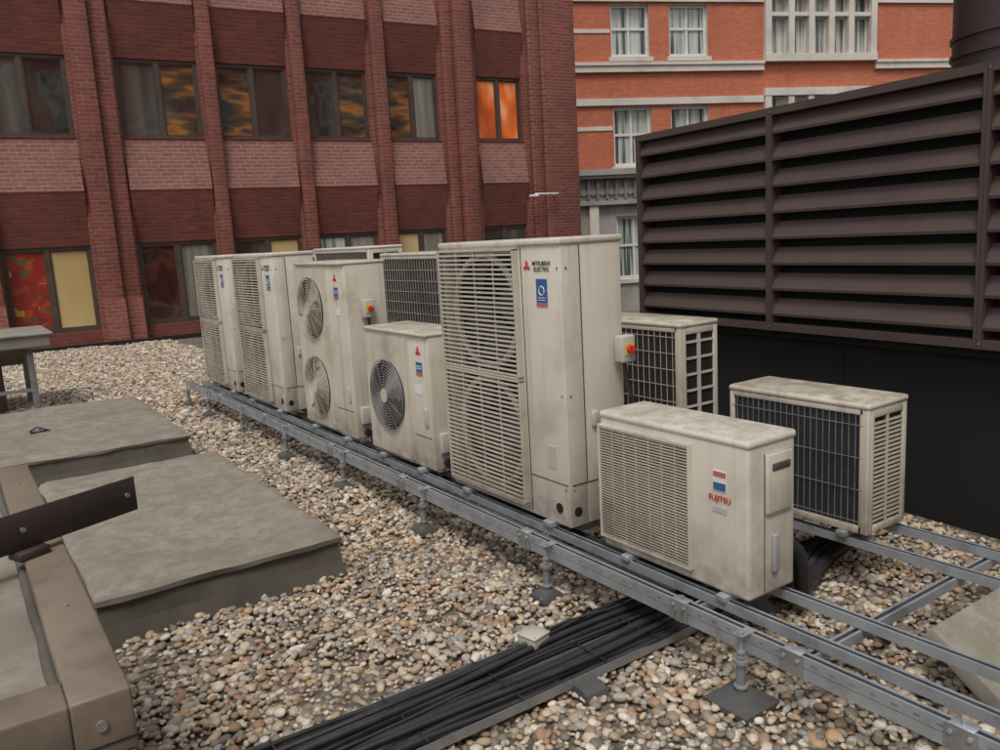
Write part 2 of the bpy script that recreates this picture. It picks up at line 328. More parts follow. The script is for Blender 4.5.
def round_fan_unit(name,y0,y1,ztop,fans,x0=2.53,dep=.36,zb=.33,R=.24,dark=False,label=True):
    b=MB(); x1=x0+dep; p='cream_paint_old'
    b.rbox(x0+.01,x1,y0,y1,zb,ztop-.02,.015,p)
    b.rbox(x0-.008,x1+.008,y0-.006,y1+.006,ztop-.03,ztop,.012,p)
    cy=y1-.05-R-.03; x=x0-.012
    zc=zb+.03; seg=(ztop-.05-zc)/len(fans)
    gy0=cy-R-.06
    for i in range(len(fans)):
        a0=zc+i*seg; a1=a0+seg; cz=(a0+a1)/2
        b.holeplate(x,gy0,y1-.012,a0,a1,cy,cz,R,p,.02,'dark')
        b.fan(x+.0,cy,cz,R*.93,'fan_grey',4,random.random())
        nr=11
        for k in range(nr): b.ringx(x-.034+.02*(k/nr),cy,cz,R*(.22+.80*k/(nr-1)),.0035,'steel_post' if dark else 'grille_cream')
        for k in range(12):
            t=2*math.pi*k/12; c,q=math.cos(t),math.sin(t)
            b.cyl((x-.032,cy+R*.2*c,cz+R*.2*q),(x-.014,cy+R*1.03*c,cz+R*1.03*q),.003,'steel_post' if dark else 'grille_cream',5,caps=False)
        b.cyl((x-.036,cy,cz),(x-.028,cy,cz),R*.2,'grille_cream',16)
    b.box(x,x0+.012,gy0,gy0+.002,zc,ztop-.05,p); b.box(x,x0+.012,y1-.0125,y1-.0105,zc,ztop-.05,p)
    b.box(x,x0+.012,gy0,y1-.0125,ztop-.051,ztop-.049,p); b.box(x,x0+.012,gy0,y1-.0125,zc-.001,zc+.001,p)
    b.box(x0+.0075,x0+.0105,y0+.02,gy0-.02,zb+.22,zb+.224,'dark')
    b.rbox(x0-.004,x0+.012,y0+.05,y0+.09,zb+.30,zb+.42,.004,'grey_box')
    b.box(x0+.007,x0+.0105,y0+.12,y0+.20,ztop-.42,ztop-.36,'white')
    for y in (y0+.14,y1-.2): b.rbox(x0-.03,x1+.03,y,y+.06,zb-.032,zb,.004,'galv')
    b.cyl((x0+.10,y0-.03,zb+.05),(x0+.10,y0+.005,zb+.05),.03,'cable_black',12)
    b.rbox(x0+.05,x0+.18,y0-.03,y0+.001,zb+.12,zb+.26,.01,'grey_box')
    if label:
        ly=(y0+gy0)/2
        b.box(x0+.007,x0+.0105,ly-.045,ly+.035,ztop-.29,ztop-.20,'blue'); b.box(x0+.005,x0+.007,ly-.045,ly+.035,ztop-.29,ztop-.27,'pinkred')
        for zz in (.225,.24): b.box(x0+.005,x0+.007,ly-.04,ly+.03,ztop-zz-.005,ztop-zz,'white')
        for k in range(3):
            a=math.pi/2+k*2.094; c=Vector((x0+.008,ly+.018*math.cos(a),ztop-.13+.018*math.sin(a)))
            b.rbox(-.001,.002,-.011,.011,-.011,.011,.0005,'red',1,Matrix.Translation(c)@Matrix.Rotation(a,4,'X')@Matrix.Scale(1.35,4,(0,1,0))@Matrix.Rotation(math.pi/4,4,'X'))
    return b.build(name)
def coil_unit(name,x0,x1,y0,y1,zb,zt,vert=.06,horiz=.11,endgrid='slats',paint='cream_paint_old',wire='grille_cream'):
    b=MB(); b.rbox(x0+.02,x1,y0+.02,y1,zb,zt-.02,.01,paint)
    b.rbox(x0-.006,x1+.008,y0-.006,y1+.006,zt-.035,zt,.014,paint)
    fr=.028
    b.box(x0+.012,x0+.019,y0+.03,y1-.02,zb+.03,zt-.05,'coil')
    b.rbox(x0,x0+.022,y0,y0+fr+.02,zb,zt-.03,.004,paint); b.rbox(x0,x0+.022,y1-fr,y1,zb,zt-.03,.004,paint)
    b.rbox(x0,x0+.021,y0+.03,y1-.02,zb,zb+fr+.01,.004,paint); b.rbox(x0,x0+.021,y0+.03,y1-.02,zt-.06,zt-.03,.004,paint)
    y=y0+.07
    while y<y1-.03: b.box(x0+.002,x0+.005,y-.0018,y+.0018,zb+.03,zt-.05,wire); y+=vert
    z=zb+.06
    while z<zt-.06: b.box(x0-.001,x0+.002,y0+.03,y1-.02,z-.0018,z+.0018,wire); z+=horiz
    b.box(x0+.04,x1-.03,y0+.012,y0+.019,zb+.03,zt-.05,'dark')
    for a,c in ((x0+.022,x0+.05),(x1-.035,x1)): b.rbox(a,c,y0,y0+.022,zb,zt-.03,.004,paint)
    b.rbox(x0+.05,x1-.035,y0,y0+.021,zb,zb+.04,.004,paint); b.rbox(x0+.05,x1-.035,y0,y0+.021,zt-.075,zt-.03,.004,paint)
    xm=(x0+x1)/2
    if endgrid=='slats':
        b.box(xm-.006,xm+.006,y0+.001,y0+.012,zb+.04,zt-.075,paint)
        z=zb+.055
        while z<zt-.09: b.box(x0+.05,x1-.035,y0+.003,y0+.011,z,z+.010,paint); z+=.022
    else:
        b.box(xm-.012,xm+.012,y0+.001,y0+.012,zb+.04,zt-.075,paint)
        z=zb+.12
        while z<zt-.12: b.box(x0+.05,x1-.035,y0+.003,y0+.011,z,z+.014,paint); z+=.10
    for yy in (y0+.1,y1-.18): b.rbox(x0-.03,x1+.03,yy,yy+.05,zb-.03,zb,.004,'steel_post')
    return b.build(name)
def isolator(b,x,y,z):
    b.rbox(x-.045,x+.045,y-.07,y,z-.07,z+.07,.008,'grey_box'); b.box(x-.03,x+.03,y-.073,y-.0695,z-.03,z+.03,'yellow')
    b.cyl((x,y-.095,z),(x,y-.073,z),.022,'red',16); b.rbox(x-.006,x+.006,y-.108,y-.095,z-.022,z+.022,.002,'red')
def low_unit():
    x0,x1,y0,y1,zb,zt=2.53,2.83,2.02,2.90,.32,1.00
    b=MB(); p='cream_paint'
    b.rbox(x0,x1,y0,y1,zb,zt-.015,.018,p,3); b.rbox(x0-.006,x1+.006,y0-.006,y1+.006,zt-.04,zt,.018,p,3)
    gy0,gy1,gz0,gz1=2.325,2.885,zb+.065,zt-.075
    b.box(x0-.004,x0+.001,gy0,gy1,gz0,gz1,'fan_grey')
    for a in ((gy0-.012,gy0,gz0-.012,gz1+.012),(gy1,gy1+.010,gz0-.012,gz1+.012)): b.box(x0-.022,x0+.001,*a,p)
    b.box(x0-.0215,x0+.001,gy0,gy1,gz0-.012,gz0,p); b.box(x0-.0215,x0+.001,gy0,gy1,gz1,gz1+.012,p)
    n=40
    for i in range(n):
        z=gz0+(i+.5)*(gz1-gz0)/n; b.box(x0-.019,x0-.009,gy0,gy1,z-.0024,z+.0024,'grille_cream')
    for i in range(1,7):
        y=gy0+(gy1-gy0)*i/7; b.box(x0-.012,x0-.0045,y-.003,y+.003,gz0,gz1,'grille_cream')
    b.cyl((x0-.0075,2.6,.66),(x0-.0042,2.6,.66),.22,'dark',32)
    b.rbox(x0+.10,x1-.03,y0-.014,y0+.002,zt-.33,zt-.07,.012,p,2)
    b.rbox(x0+.13,x1-.055,y0-.019,y0-.011,zt-.145,zt-.115,.006,'fan_grey')
    b.box(x0+.095,x0+.098,y0-.003,y0+.001,zb+.02,zt-.07,'fan_grey'); 
    b.rbox(x0+.14,x0+.17,y0-.02,y0+.001,zb+.10,zb+.26,.004,'label_grey')
    b.box(x0-.003,x0+.001,2.13,2.20,zt-.235,zt-.15,'white'); b.box(x0-.0045,x0-.003,2.133,2.197,zt-.175,zt-.153,'pinkred'); b.box(x0-.0045,x0-.003,2.133,2.197,zt-.232,zt-.20,'blue')
    b.box(x0-.003,x0+.001,2.13,2.20,zt-.33,zt-.305,'grey_box')
    for y in (2.12,2.70): b.rbox(x0-.03,x1+.03,y,y+.05,zb-.028,zb,.004,'galv')
    o=b.build('air_conditioner_condenser'); text(o,"FUJITSU",(x0-.0035,2.165,zt-.28),.034,'red',bold=.0006)
low_unit()
tall_unit('air_conditioner_condenser',3.15,4.31,1.83)
round_fan_unit('air_conditioner_condenser',4.57,5.48,1.26,[0],R=.25,dark=True)
round_fan_unit('air_conditioner_condenser',5.80,6.80,1.73,[0,1],R=.255)
tall_unit('air_conditioner_condenser',7.35,8.50,1.82)
tall_unit('air_conditioner_condenser',8.85,10.0,1.82)
coil_unit('air_conditioner_condenser',3.50,3.83,2.10,2.92,.33,.98,.035,.16,'slats',wire='steel_post')
coil_unit('air_conditioner_condenser',3.60,3.93,3.37,4.35,.33,1.28,.05,.10,'grid')
coil_unit('air_conditioner_condenser',3.60,3.98,5.85,7.30,.33,1.75,.05,.10,'grid')
coil_unit('air_conditioner_condenser',3.60,3.98,7.55,9.00,.33,1.83,.05,.10,'grid','cream_paint')
coil_unit('air_conditioner_condenser',3.60,3.98,9.40,10.6,.33,1.80,.05,.10,'grid','cream_paint')
b=MB(); isolator(b,2.89,3.13,1.24)
b.tube([(2.89,3.10,1.165),(2.895,3.09,1.05),(2.93,3.08,.95),(2.95,3.10,.8),(2.95,3.13,.6)],.011,'cable_black'); b.build('isolator_switch')
b=MB(); isolator(b,2.70,5.79,1.36); b.tube([(2.70,5.76,1.29),(2.71,5.75,1.1),(2.74,5.77,.9),(2.74,5.79,.6)],.011,'cable_black'); b.build('isolator_switch')

# ------------------------------------------------------------------ strut support frame
def strut_y(b,x,z,y0,y1,w=.041,h=.041,slots=False):
    b.box(x-w/2,x+w/2,y0,y1,z-h,z-h+.003,'galv')
    for sx in (-1,1):
        xa=x+sx*w/2; xb=x+sx*(w/2-.003); b.box(min(xa,xb),max(xa,xb),y0,y1,z-h+.003,z,'galv')
        xc=x+sx*(w/2-.011); b.box(min(xb,xc),max(xb,xc),y0,y1,z-.003,z-.0005,'galv')
    if slots:
        y=y0+.05
        while y<y1: b.box(x-w/2-.0015,x-w/2+.001,y,y+.022,z-h/2-.004,z-h/2+.004,'steel_post'); y+=.075*(1 if y<4 else 2)
def strut_x(b,y,z,x0,x1,w=.041,h=.041):
    b.box(x0,x1,y-w/2,y+w/2,z-h,z-h+.003,'galv')
    for sy in (-1,1):
        ya=y+sy*w/2; yb=y+sy*(w/2-.003); b.box(x0,x1,min(ya,yb),max(ya,yb),z-h+.003,z,'galv')
        yc=y+sy*(w/2-.011); b.box(x0,x1,min(yb,yc),max(yb,yc),z-.003,z-.0005,'galv')
b=MB()
strut_y(b,2.385,.30,.2,10.36,slots=True); strut_y(b,2.385,.256,.2,10.36)
strut_y(b,2.535,.295,.2,10.36); strut_y(b,2.80,.295,1.0,10.36)
for y in (.9,2.25,3.35,4.15,4.75,5.95,6.6,7.55,8.3,9.05,9.85): strut_x(b,y,.252,2.36,2.95)
for y in (1.0,1.70): strut_x(b,y,.250,2.41,3.95)
for y in (3.05,4.5,7.4,10.3): strut_x(b,y,.210,2.41,3.98)
strut_y(b,3.53,.295,1.45,10.7); strut_y(b,3.84,.295,1.1,10.7)
for y in (1.1,1.7,2.25,3.35,4.75,5.95,7.55,9.05):
    b.box(2.360,2.3635,y-.05,y+.05,.215,.30,'steel_post'); 
    for dy in (-.03,.03): b.cyl((2.352,y+dy,.278),(2.3635,y+dy,.278),.008,'galv',6)
    b.rbox(2.36,2.41,y-.04,y+.04,.300,.304,.001,'galv',1); b.cyl((2.385,y,.303),(2.385,y,.318),.009,'galv',6)
for i,y in enumerate((.7,1.9,3.12,4.4,5.65,6.9,8.15,9.4,10.3)):
    for x in ((2.33,) if i else ())+((3.88,) if i in (2,4,6,8) else ()):
        r=.105 if i==1 else .07
        vs=[]
        for (rr,zz) in ((r,.0),(r,.022),(r*.45,.058),(r*.38,.060)):
            for sx,sy in ((-1,-1),(1,-1),(1,1),(-1,1)): vs.append((x+sx*rr*.95,y+sy*rr,zz+.012))
        b.add(vs,[(k*4+a,k*4+(a+1)%4,(k+1)*4+(a+1)%4,(k+1)*4+a) for k in range(3) for a in range(4)]+[(12,13,14,15)],'rubber')
        b.cyl((x,y,.06),(x,y,.19),.019,'steel_post',12); b.cyl((x,y,.185),(x,y,.20),.032,'steel_post',8); b.cyl((x,y,.19),(x,y,.325),.009,'galv',8)
        for zz in (.205,.225,.306): b.cyl((x,y,zz),(x,y,zz+.010),.017,'galv',6)
        b.cyl((x,y,.085),(x,y,.095),.028,'galv',8)
        b.box(x-.02,x+.06 if x<3 else x+.02,y-.022,y+.022,.300,.305,'galv')
b.build('strut_support_frame')
b=MB()
for i,(x,z,r) in enumerate(((2.435,.235,.014),(2.46,.262,.010),(2.47,.228,.017),(2.49,.25,.009),(2.62,.22,.022),(2.68,.225,.018))):
    b.tube([(x+.006*math.sin(y*2.1+i),y,z+.006*math.sin(y*3.3+i*2)) for y in np.arange(2.4,10.2,.25)],r,'cable_black' if i!=1 else 'cable_grey')
b.build('refrigerant_pipes')
b=MB()
for k,(r,off) in enumerate(((.030,0),(.022,.055),(.028,.11),(.014,.15))):
    b.tube([(2.80,2.14+off,.46-.05*k),(2.90,2.12+off,.46-.05*k),(2.96,2.10+off,.41-.04*k),(3.00,2.10+off,.31-.03*k),(3.03,2.12+off,.19-.02*k),(3.12,2.18+off,.11),(3.35,2.30+off,.09),(3.7,2.42+off,.085),(4.2,2.50+off,.09)],r,'cable_black',12)
b.tube([(2.86,2.9,.3),(2.95,2.85,.2),(3.1,2.7,.13),(3.3,2.6,.10),(3.9,2.6,.08)],.02,'cable_black',10)
b.tube([(3.1,1.75,.06),(3.2,2.0,.07),(3.18,2.3,.07),(3.4,2.5,.06)],.012,'cable_black',8)
b.build('insulated_pipes')
# ------------------------------------------------------------------ cable tray on gravel
b=MB(); ty0,ty1=2.36,2.73; zt=.075
for y in (ty0,(ty0+ty1)/2,ty1): b.box(.2,3.3,y-.0015,y+.0015,zt-.03,zt+.008,'steel_post')
b.box(.2,3.3,ty0,ty1,zt-.032,zt-.029,'galv')
k=0; y=ty0+.022
while y<ty1-.01:
    r=random.choice((.015,.018,.02,.013,.010)); ph=random.uniform(0,6); f1=random.uniform(1.6,3.4)
    if abs(y-(ty0+ty1)/2)<.022: y+=.03
    b.tube([(xx,y+.009*math.sin(xx*f1+ph)+.004*math.sin(xx*8+ph*2),zt+.004+.009*math.sin(xx*(f1+1.7)+ph*3)) for xx in np.arange(.15,3.35,.09)],r,'cable_black' if k%5!=2 else 'cable_grey'); y+=r*2+.004; k+=1
for y,r,ph,am,f1 in ((2.44,.012,1,.03,1.9),(2.60,.014,4,.035,1.5),(2.66,.009,2.2,.04,2.3),(2.50,.008,5.1,.05,1.2)):
    b.tube([(xx,y+am*math.sin(xx*f1+ph),zt+.036+.006*math.sin(xx*5+ph)) for xx in np.arange(.15,3.35,.09)],r,'cable_black')
for xx in (.75,1.2,1.62,2.05,2.35):
    b.box(xx-.004,xx+.004,ty0-.003,ty1+.003,zt+.020,zt+.023,'cable_black')
for xx in (.72,1.92,3.0):
    b.prism([(ty0-.10,.0),(ty0-.085,.045),(ty0-.06,.06),(ty1+.06,.06),(ty1+.085,.045),(ty1+.10,.0)],xx-.055,xx+.055,'rubber')
b.build('cable_tray')
b=MB(); M=Matrix.Translation((1.90,2.66,.105))@Matrix.Rotation(math.radians(12),4,'Z')
b.rbox(-.05,.05,-.05,.05,0,.05,.006,'grey_box',2,M); b.rbox(-.053,.053,-.053,.053,.042,.054,.003,'grey_box',1,M)
for sx in (-1,1):
    for sy in (-1,1): b.cyl(M@Vector((sx*.04,sy*.04,.054)),M@Vector((sx*.04,sy*.04,.056)),.004,'label_grey',8)
b.tube([(1.95,2.67,.125),(2.02,2.68,.13),(2.12,2.70,.12),(2.25,2.68,.12),(2.45,2.66,.115)],.007,'cable_black'); b.cyl((1.85,2.65,.125),(1.83,2.645,.125),.01,'cable_grey'); b.build('junction_box')

# ------------------------------------------------------------------ felt covered plinths
def plinth(x0,x1,y0,y1,zt,seams=()):
    b=MB(); nx,ny=40,60
    def P(u,v):
        x=x0+(x1-x0)*u; y=y0+(y1-y0)*v; e=min(u*(x1-x0),(1-u)*(x1-x0),v*(y1-y0),(1-v)*(y1-y0))
        z=zt+.014*mn.noise(Vector((x*1.7,y*1.7,0)))+.006*mn.noise(Vector((x*7,y*7,3)))-.018*max(0,1-e/.035)**2
        for s in seams: z+=.008 if y>s+.02*mn.noise(Vector((x*2,s,0))) else 0
        return (x,y,z)
    vs=[P(i/nx,j/ny) for j in range(ny+1) for i in range(nx+1)]
    b.add(vs,[(j*(nx+1)+i,j*(nx+1)+i+1,(j+1)*(nx+1)+i+1,(j+1)*(nx+1)+i) for j in range(ny) for i in range(nx)],'felt',True)
    loop=[(i,0) for i in range(nx)]+[(nx,j) for j in range(ny)]+[(nx-i,ny) for i in range(nx)]+[(0,ny-j) for j in range(ny)]
    n=len(loop); rows=[]
    for k,(fz,o) in enumerate(((1,0),(.93,.012),(.84,.016),(.78,.0),(.4,.008),(.0,.03))):
        for (i,j) in loop:
            x,y,z=P(i/nx,j/ny); dx=(1 if i==nx else -1 if i==0 else 0); dy=(1 if j==ny else -1 if j==0 else 0)
            oo=o+(.014*mn.noise(Vector((x*4,y*4,k*2.0))) if k else 0)
            rows.append((x+dx*oo,y+dy*oo,(z*fz+.008*mn.noise(Vector((x*3,y*3,k)))*(fz>0)) if k else z))
    for k in range(5):
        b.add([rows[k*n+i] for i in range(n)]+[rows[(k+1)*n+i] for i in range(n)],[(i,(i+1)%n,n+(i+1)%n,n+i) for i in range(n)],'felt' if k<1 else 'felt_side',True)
    return b.build('felt_covered_plinth')
plinth(.40,1.64,4.12,6.55,.28,(5.1,6.1))
plinth(-.9,1.66,7.52,9.95,.28,(8.3,9.3))
b=MB(); b.rbox(.50,.64,8.55,8.60,.275,.30,.006,'dark'); b.cyl((.57,8.57,.28),(.57,8.57,.335),.02,'steel_post'); b.tube([(.5,8.6,.30),(.56,8.57,.34),(.66,8.52,.30)],.008,'dark'); b.build('lifting_eye')
# ------------------------------------------------------------------ near kerbed roof hatch
b=MB(); zt=1.10; xr=.180
b.rbox(.080,xr,1.49,3.50,.98,zt,.006,'rim_metal'); b.rbox(-1.6,.080,1.49,1.60,.98,zt-.001,.006,'rim_metal'); b.rbox(-1.6,.080,3.42,3.50,.98,zt-.001,.006,'rim_metal')
b.box(-1.6,xr-.006,1.494,3.494,.0,.979,'rim_metal')
vs=[(-1.6+1.682*i/24,1.6+1.82*j/30,1.050+.012*mn.noise(Vector((i*.25,j*.3,0)))) for j in range(31) for i in range(25)]
b.add(vs,[(j*25+i,j*25+i+1,(j+1)*25+i+1,(j+1)*25+i) for j in range(30) for i in range(24)],'felt',True)
b.cyl((.125,1.484,1.045),(.125,1.492,1.045),.010,'steel_post',12)
b.tube([(.073+.006*mn.noise(Vector((y*6,0,0))),y,1.058) for y in np.arange(1.6,3.43,.06)],.012,'felt_side')
b.box(-1.6,xr,1.487,1.4895,1.005,1.008,'dark')
for y in (1.95,2.6,3.2): b.cyl((.13,y,zt-.001),(.13,y,zt+.004),.006,'steel_post',8)
b.build('roof_hatch_kerb')
b=MB(); M=Matrix.Translation((.385,2.50,1.125))@Matrix.Rotation(math.radians(-155),4,'Z')
b.rbox(0,.9,-.002,.004,-.002,.098,.0015,'plate_dark',1,M); b.rbox(0,.9,-.030,-.002,-.002,.003,.001,'plate_dark',1,M)
for u in (.03,.33): b.cyl(M@Vector((u,.004,.05)),M@Vector((u,.009,.05)),.007,'steel_post',8)
b.rbox(.28,.36,-.03,.03,-.026,-.002,.003,'plate_dark',1,M)
b.build('metal_flashing_plate')
b=MB(); b.tube([(-.03,2.30,1.07),(-.04,2.34,1.09),(-.07,2.42,1.10),(-.1,2.5,1.09),(-.15,2.6,1.07)],.006,'label_grey'); b.build('loose_cable')
b=MB()
b.rbox(-1.2,1.02,11.3,12.6,.83,.99,.02,'concrete'); b.prism([(11.3,.83),(12.6,.83),(12.3,.62),(11.6,.62)],-1.1,.72,'felt_side')
b.rbox(-1.24,1.06,11.26,12.64,.975,1.01,.012,'concrete')
for x in (.76,-.6):
    for y in (11.45,12.35): b.rbox(x,x+.07,y,y+.07,0,.84,.004,'steel_post')
b.cyl((.2,11.9,0),(.2,11.9,.7),.30,'felt_side',20)
b.box(-.53,.76,11.47,11.50,.28,.32,'steel_post')
b.build('roof_vent_cowl')
b=MB(); M=Matrix.Translation((2.96,1.50,.275))@Matrix.Rotation(math.radians(36),4,'X')
b.rbox(0,.6,-.6,0,-.075,0,.008,'concrete',2,M); b.build('paving_slab')

# ------------------------------------------------------------------ louvre screen
RL=math.radians(84.98)
b=MB(); z0,z1=1.10,2.60; smin,smax=-4.4,2.87
n=8; pitch=(z1-z0-.10)/n
for i in range(n):
    zt_=z0+.05+(i+1)*pitch
    b.prism([(.000,zt_-pitch*.66),(.012,zt_-pitch*.70),(.014,zt_-pitch*.60),(-.045,zt_-.004),(-.052,zt_-.010),(-.006,zt_-pitch*.62)],smin,smax-.02,'louvre_paint')
b.box(smin,smax,-.10,.020,z1-.05,z1,'louvre_paint'); b.box(smin,smax,-.10,.020,z0,z0+.05,'louvre_paint')
for s in (smax-.03,1.46,0.0,-1.46,-2.92,-4.38):
    b.box(s-.022,s+.022,-.09,.024,z0-.001,z1+.001,'louvre_paint'); b.box(s-.002,s+.002,.024,.0255,z0+.01,z1-.01,'duct_brown')
    for zz in (z0+.03,z1-.03): b.cyl((s-.012,.024,zz),(s-.012,.029,zz),.006,'steel_post',6)
b.box(smin,smax-.03,-.115,-.10,z0,z1,'black_wall')
b.box(smin,smax-.02,-.25,-.117,0,z1-.01,'black_wall')
b.box(smin,smax-.02,-.117,-.06,z0-.06,z0-.002,'black_wall')
for s in (2.3,.95,-.4): b.box(s,s+.012,-.117,-.108,0,z0-.06,'black_wall')
b.box(smin,smax-.02,-1.8,-.252,0,2.5,'black_wall')
b.build('louvre_screen_wall',(4.63,2.15,0),RL)
b=MB(); c=(6.45,2.72)
b.cyl((*c,0),(*c,5.2),.50,'duct_brown',40)
for z in (2.9,3.02,4.0): b.cyl((*c,z),(*c,z+.03),.515,'duct_brown',40)
b.build('exhaust_duct')

# ------------------------------------------------------------------ dark brick building
RF=math.radians(-5.02)
b=MB()
wins=[(.51,2.20),(2.56,4.20),(4.58,6.17),(6.66,8.09),(9.19,10.60)]
left=[]; e=-.40
for i in range(6): left.append((e-1.69,e)); e-=2.05
wins=sorted(left)+wins
xmin=wins[0][0]-.4; xend=12.22
storeys=[(.33,2.15),(4.37,6.05),(8.27,9.95),(12.1,13.7)]
def window(x0,x1,z0,z1,gl,gr):
    y=.16; f='frame_brown'
    b.box(x0,x1,y,y+.07,z1-.07,z1,f); b.box(x0,x1,y-.01,y+.07,z0,z0+.08,f)
    b.box(x0,x0+.07,y,y+.07,z0+.08,z1-.07,f); b.box(x1-.07,x1,y,y+.07,z0+.08,z1-.07,f)
    xm=(x0+x1)/2; b.box(xm-.045,xm+.045,y,y+.07,z0+.08,z1-.07,f)
    for a,c,g in ((x0+.07,xm-.045,gl),(xm+.045,x1-.07,gr)):
        t=.03; b.box(a,a+t,y+.02,y+.06,z0+.08,z1-.07,f); b.box(c-t,c,y+.02,y+.06,z0+.08,z1-.07,f)
        b.box(a+t,c-t,y+.02,y+.06,z0+.08,z0+.11,f); b.box(a+t,c-t,y+.02,y+.06,z1-.10,z1-.07,f)
        tilt=random.uniform(-.006,.006)
        b.quad((a+t,y+.05+tilt,z0+.11),(c-t,y+.05-tilt,z0+.11),(c-t,y+.05-tilt,z1-.10),(a+t,y+.05+tilt,z1-.10),g)
edges=[xmin]+[v for w in wins for v in w]+[xend]
for i in range(0,len(edges),2):
    b.box(edges[i],edges[i+1],.02,.5,0,15.5,'brick_pier')
for a,c in wins:
    b.prism([(.06,-.02),(.06,.33),(.4,.33),(.4,-.02)],a,c,'brick_red_shaded')
    for k in range(len(storeys)-1):
        za=storeys[k][1]; zb=storeys[k+1][0]; zm=za+1.13
        b.prism([(.12,za),(-.08,zm-.06),(-.10,zm),(.06,zb),(.4,zb),(.4,za)],a-.01,c+.01,['brick_red_shaded','brick_red_shaded','brick_pink_lit','brick_pink_lit','brick_pink_lit','brick_red_shaded'])
        b.box(a,c,.03,.16,zb-.0,zb+.03,'brick_red_shaded')
    b.box(a,c,.06,.4,13.7,15.5,'brick_pier')
for k,(z0,z1) in enumerate(storeys):
    for i,(a,c) in enumerate(wins):
        j=i-6
        if k==0:
            g={-1:('poster','blind_yellow'),0:('glass_red','glass_pale'),1:('glass_b','blind_yellow'),2:('glass_curtain','glass_pale'),3:('blind_yellow','glass_pale')}.get(j,('glass_a','glass_b'))
        else:
            g=('glass_a','glass_b') if (i+k)%2 else ('glass_b','glass_a')
            if k==1: g={0:('glass_b','glass_warm_reflection'),1:('glass_warm_reflection','glass_a'),2:('glass_b','glass_warm_reflection'),3:('glass_warm_reflection','glass_pale'),4:('glass_orange_reflection','glass_orange_reflection')}.get(j,g)
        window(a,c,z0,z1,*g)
b.box(xmin,xend,.5,9,-10,15.5,'brick_pier')
def pier(x0,x1,yo):
    b.rbox(x0,x1,yo,.03,-.02,15.6,.035,'brick_pier',2)
    b.prism([(yo-.0,1.0),(yo-.10,.0),(.03,.0),(.03,1.0)],x0-.001,x1+.001,'brick_pier')
for x0,x1 in ((2.24,2.54),(4.26,4.56),(6.27,6.60)): pier(x0,x1,-.20)
pier(-.32,.10,-.30); pier(.10,.46,-.14)
pier(8.20,8.50,-.12); pier(8.50,8.95,-.30)
pier(10.75,11.1,-.16); pier(11.1,12.2,-.26)
e=-.40
for i in range(6): pier(e-1.69-.33,e-1.69-.03,-.20); e-=2.05
b.box(xmin,xend,-.44,-.41,.0,.10,'black_wall')
b.build('brown_brick_building',(3.18,19.35,0),RF)
b=MB(); b.rbox(10.55,11.3,-.50,-.44,2.92,2.96,.006,'white'); b.rbox(10.4,10.62,-.56,-.40,2.86,2.92,.01,'white'); b.cyl((11.28,-.47,2.94),(11.28,-.25,2.9),.02,'grey_box')
b.build('wall_light',(3.18,19.35,0),RF)

# ------------------------------------------------------------------ orange brick building
b=MB()
rows=[(-.2,2.40),(4.38,6.72),(8.63,10.65),(12.9,15.0),(17.0,19.0)]
cols=[(-5.5,-3.9),(-2.9,-1.3),(1.60,3.23),(4.09,5.77)]
cols2=[(20.5,22.1),(23.0,24.6),(33,34.7),(35.6,37.2)]
holes=[(a,c,z0,z1) for a,c in cols+cols2 for z0,z1 in rows]
bays=[(8.55,13.2),(27.0,31.2)]
for a,c in bays:
    for z0,z1 in rows[1:]: holes.append((a,c,z0+.05 if z0>5 else z0-.3,z1+.35 if z0>5 else z1+.30))
X=sorted(set([-8,42]+[h[i] for h in holes for i in (0,1)])); Z=sorted(set([-10,3.0,4.05,21]+[h[i] for h in holes for i in (2,3)]))
for i in range(len(X)-1):
    for j in range(len(Z)-1):
        xc=(X[i]+X[i+1])/2; zc=(Z[j]+Z[j+1])/2
        if any(h[0]<xc<h[1] and h[2]<zc<h[3] for h in holes): continue
        b.quad((X[i],0,Z[j]),(X[i+1],0,Z[j]),(X[i+1],0,Z[j+1]),(X[i],0,Z[j+1]),'brick_orange' if zc>4.05 else 'stone_grey')
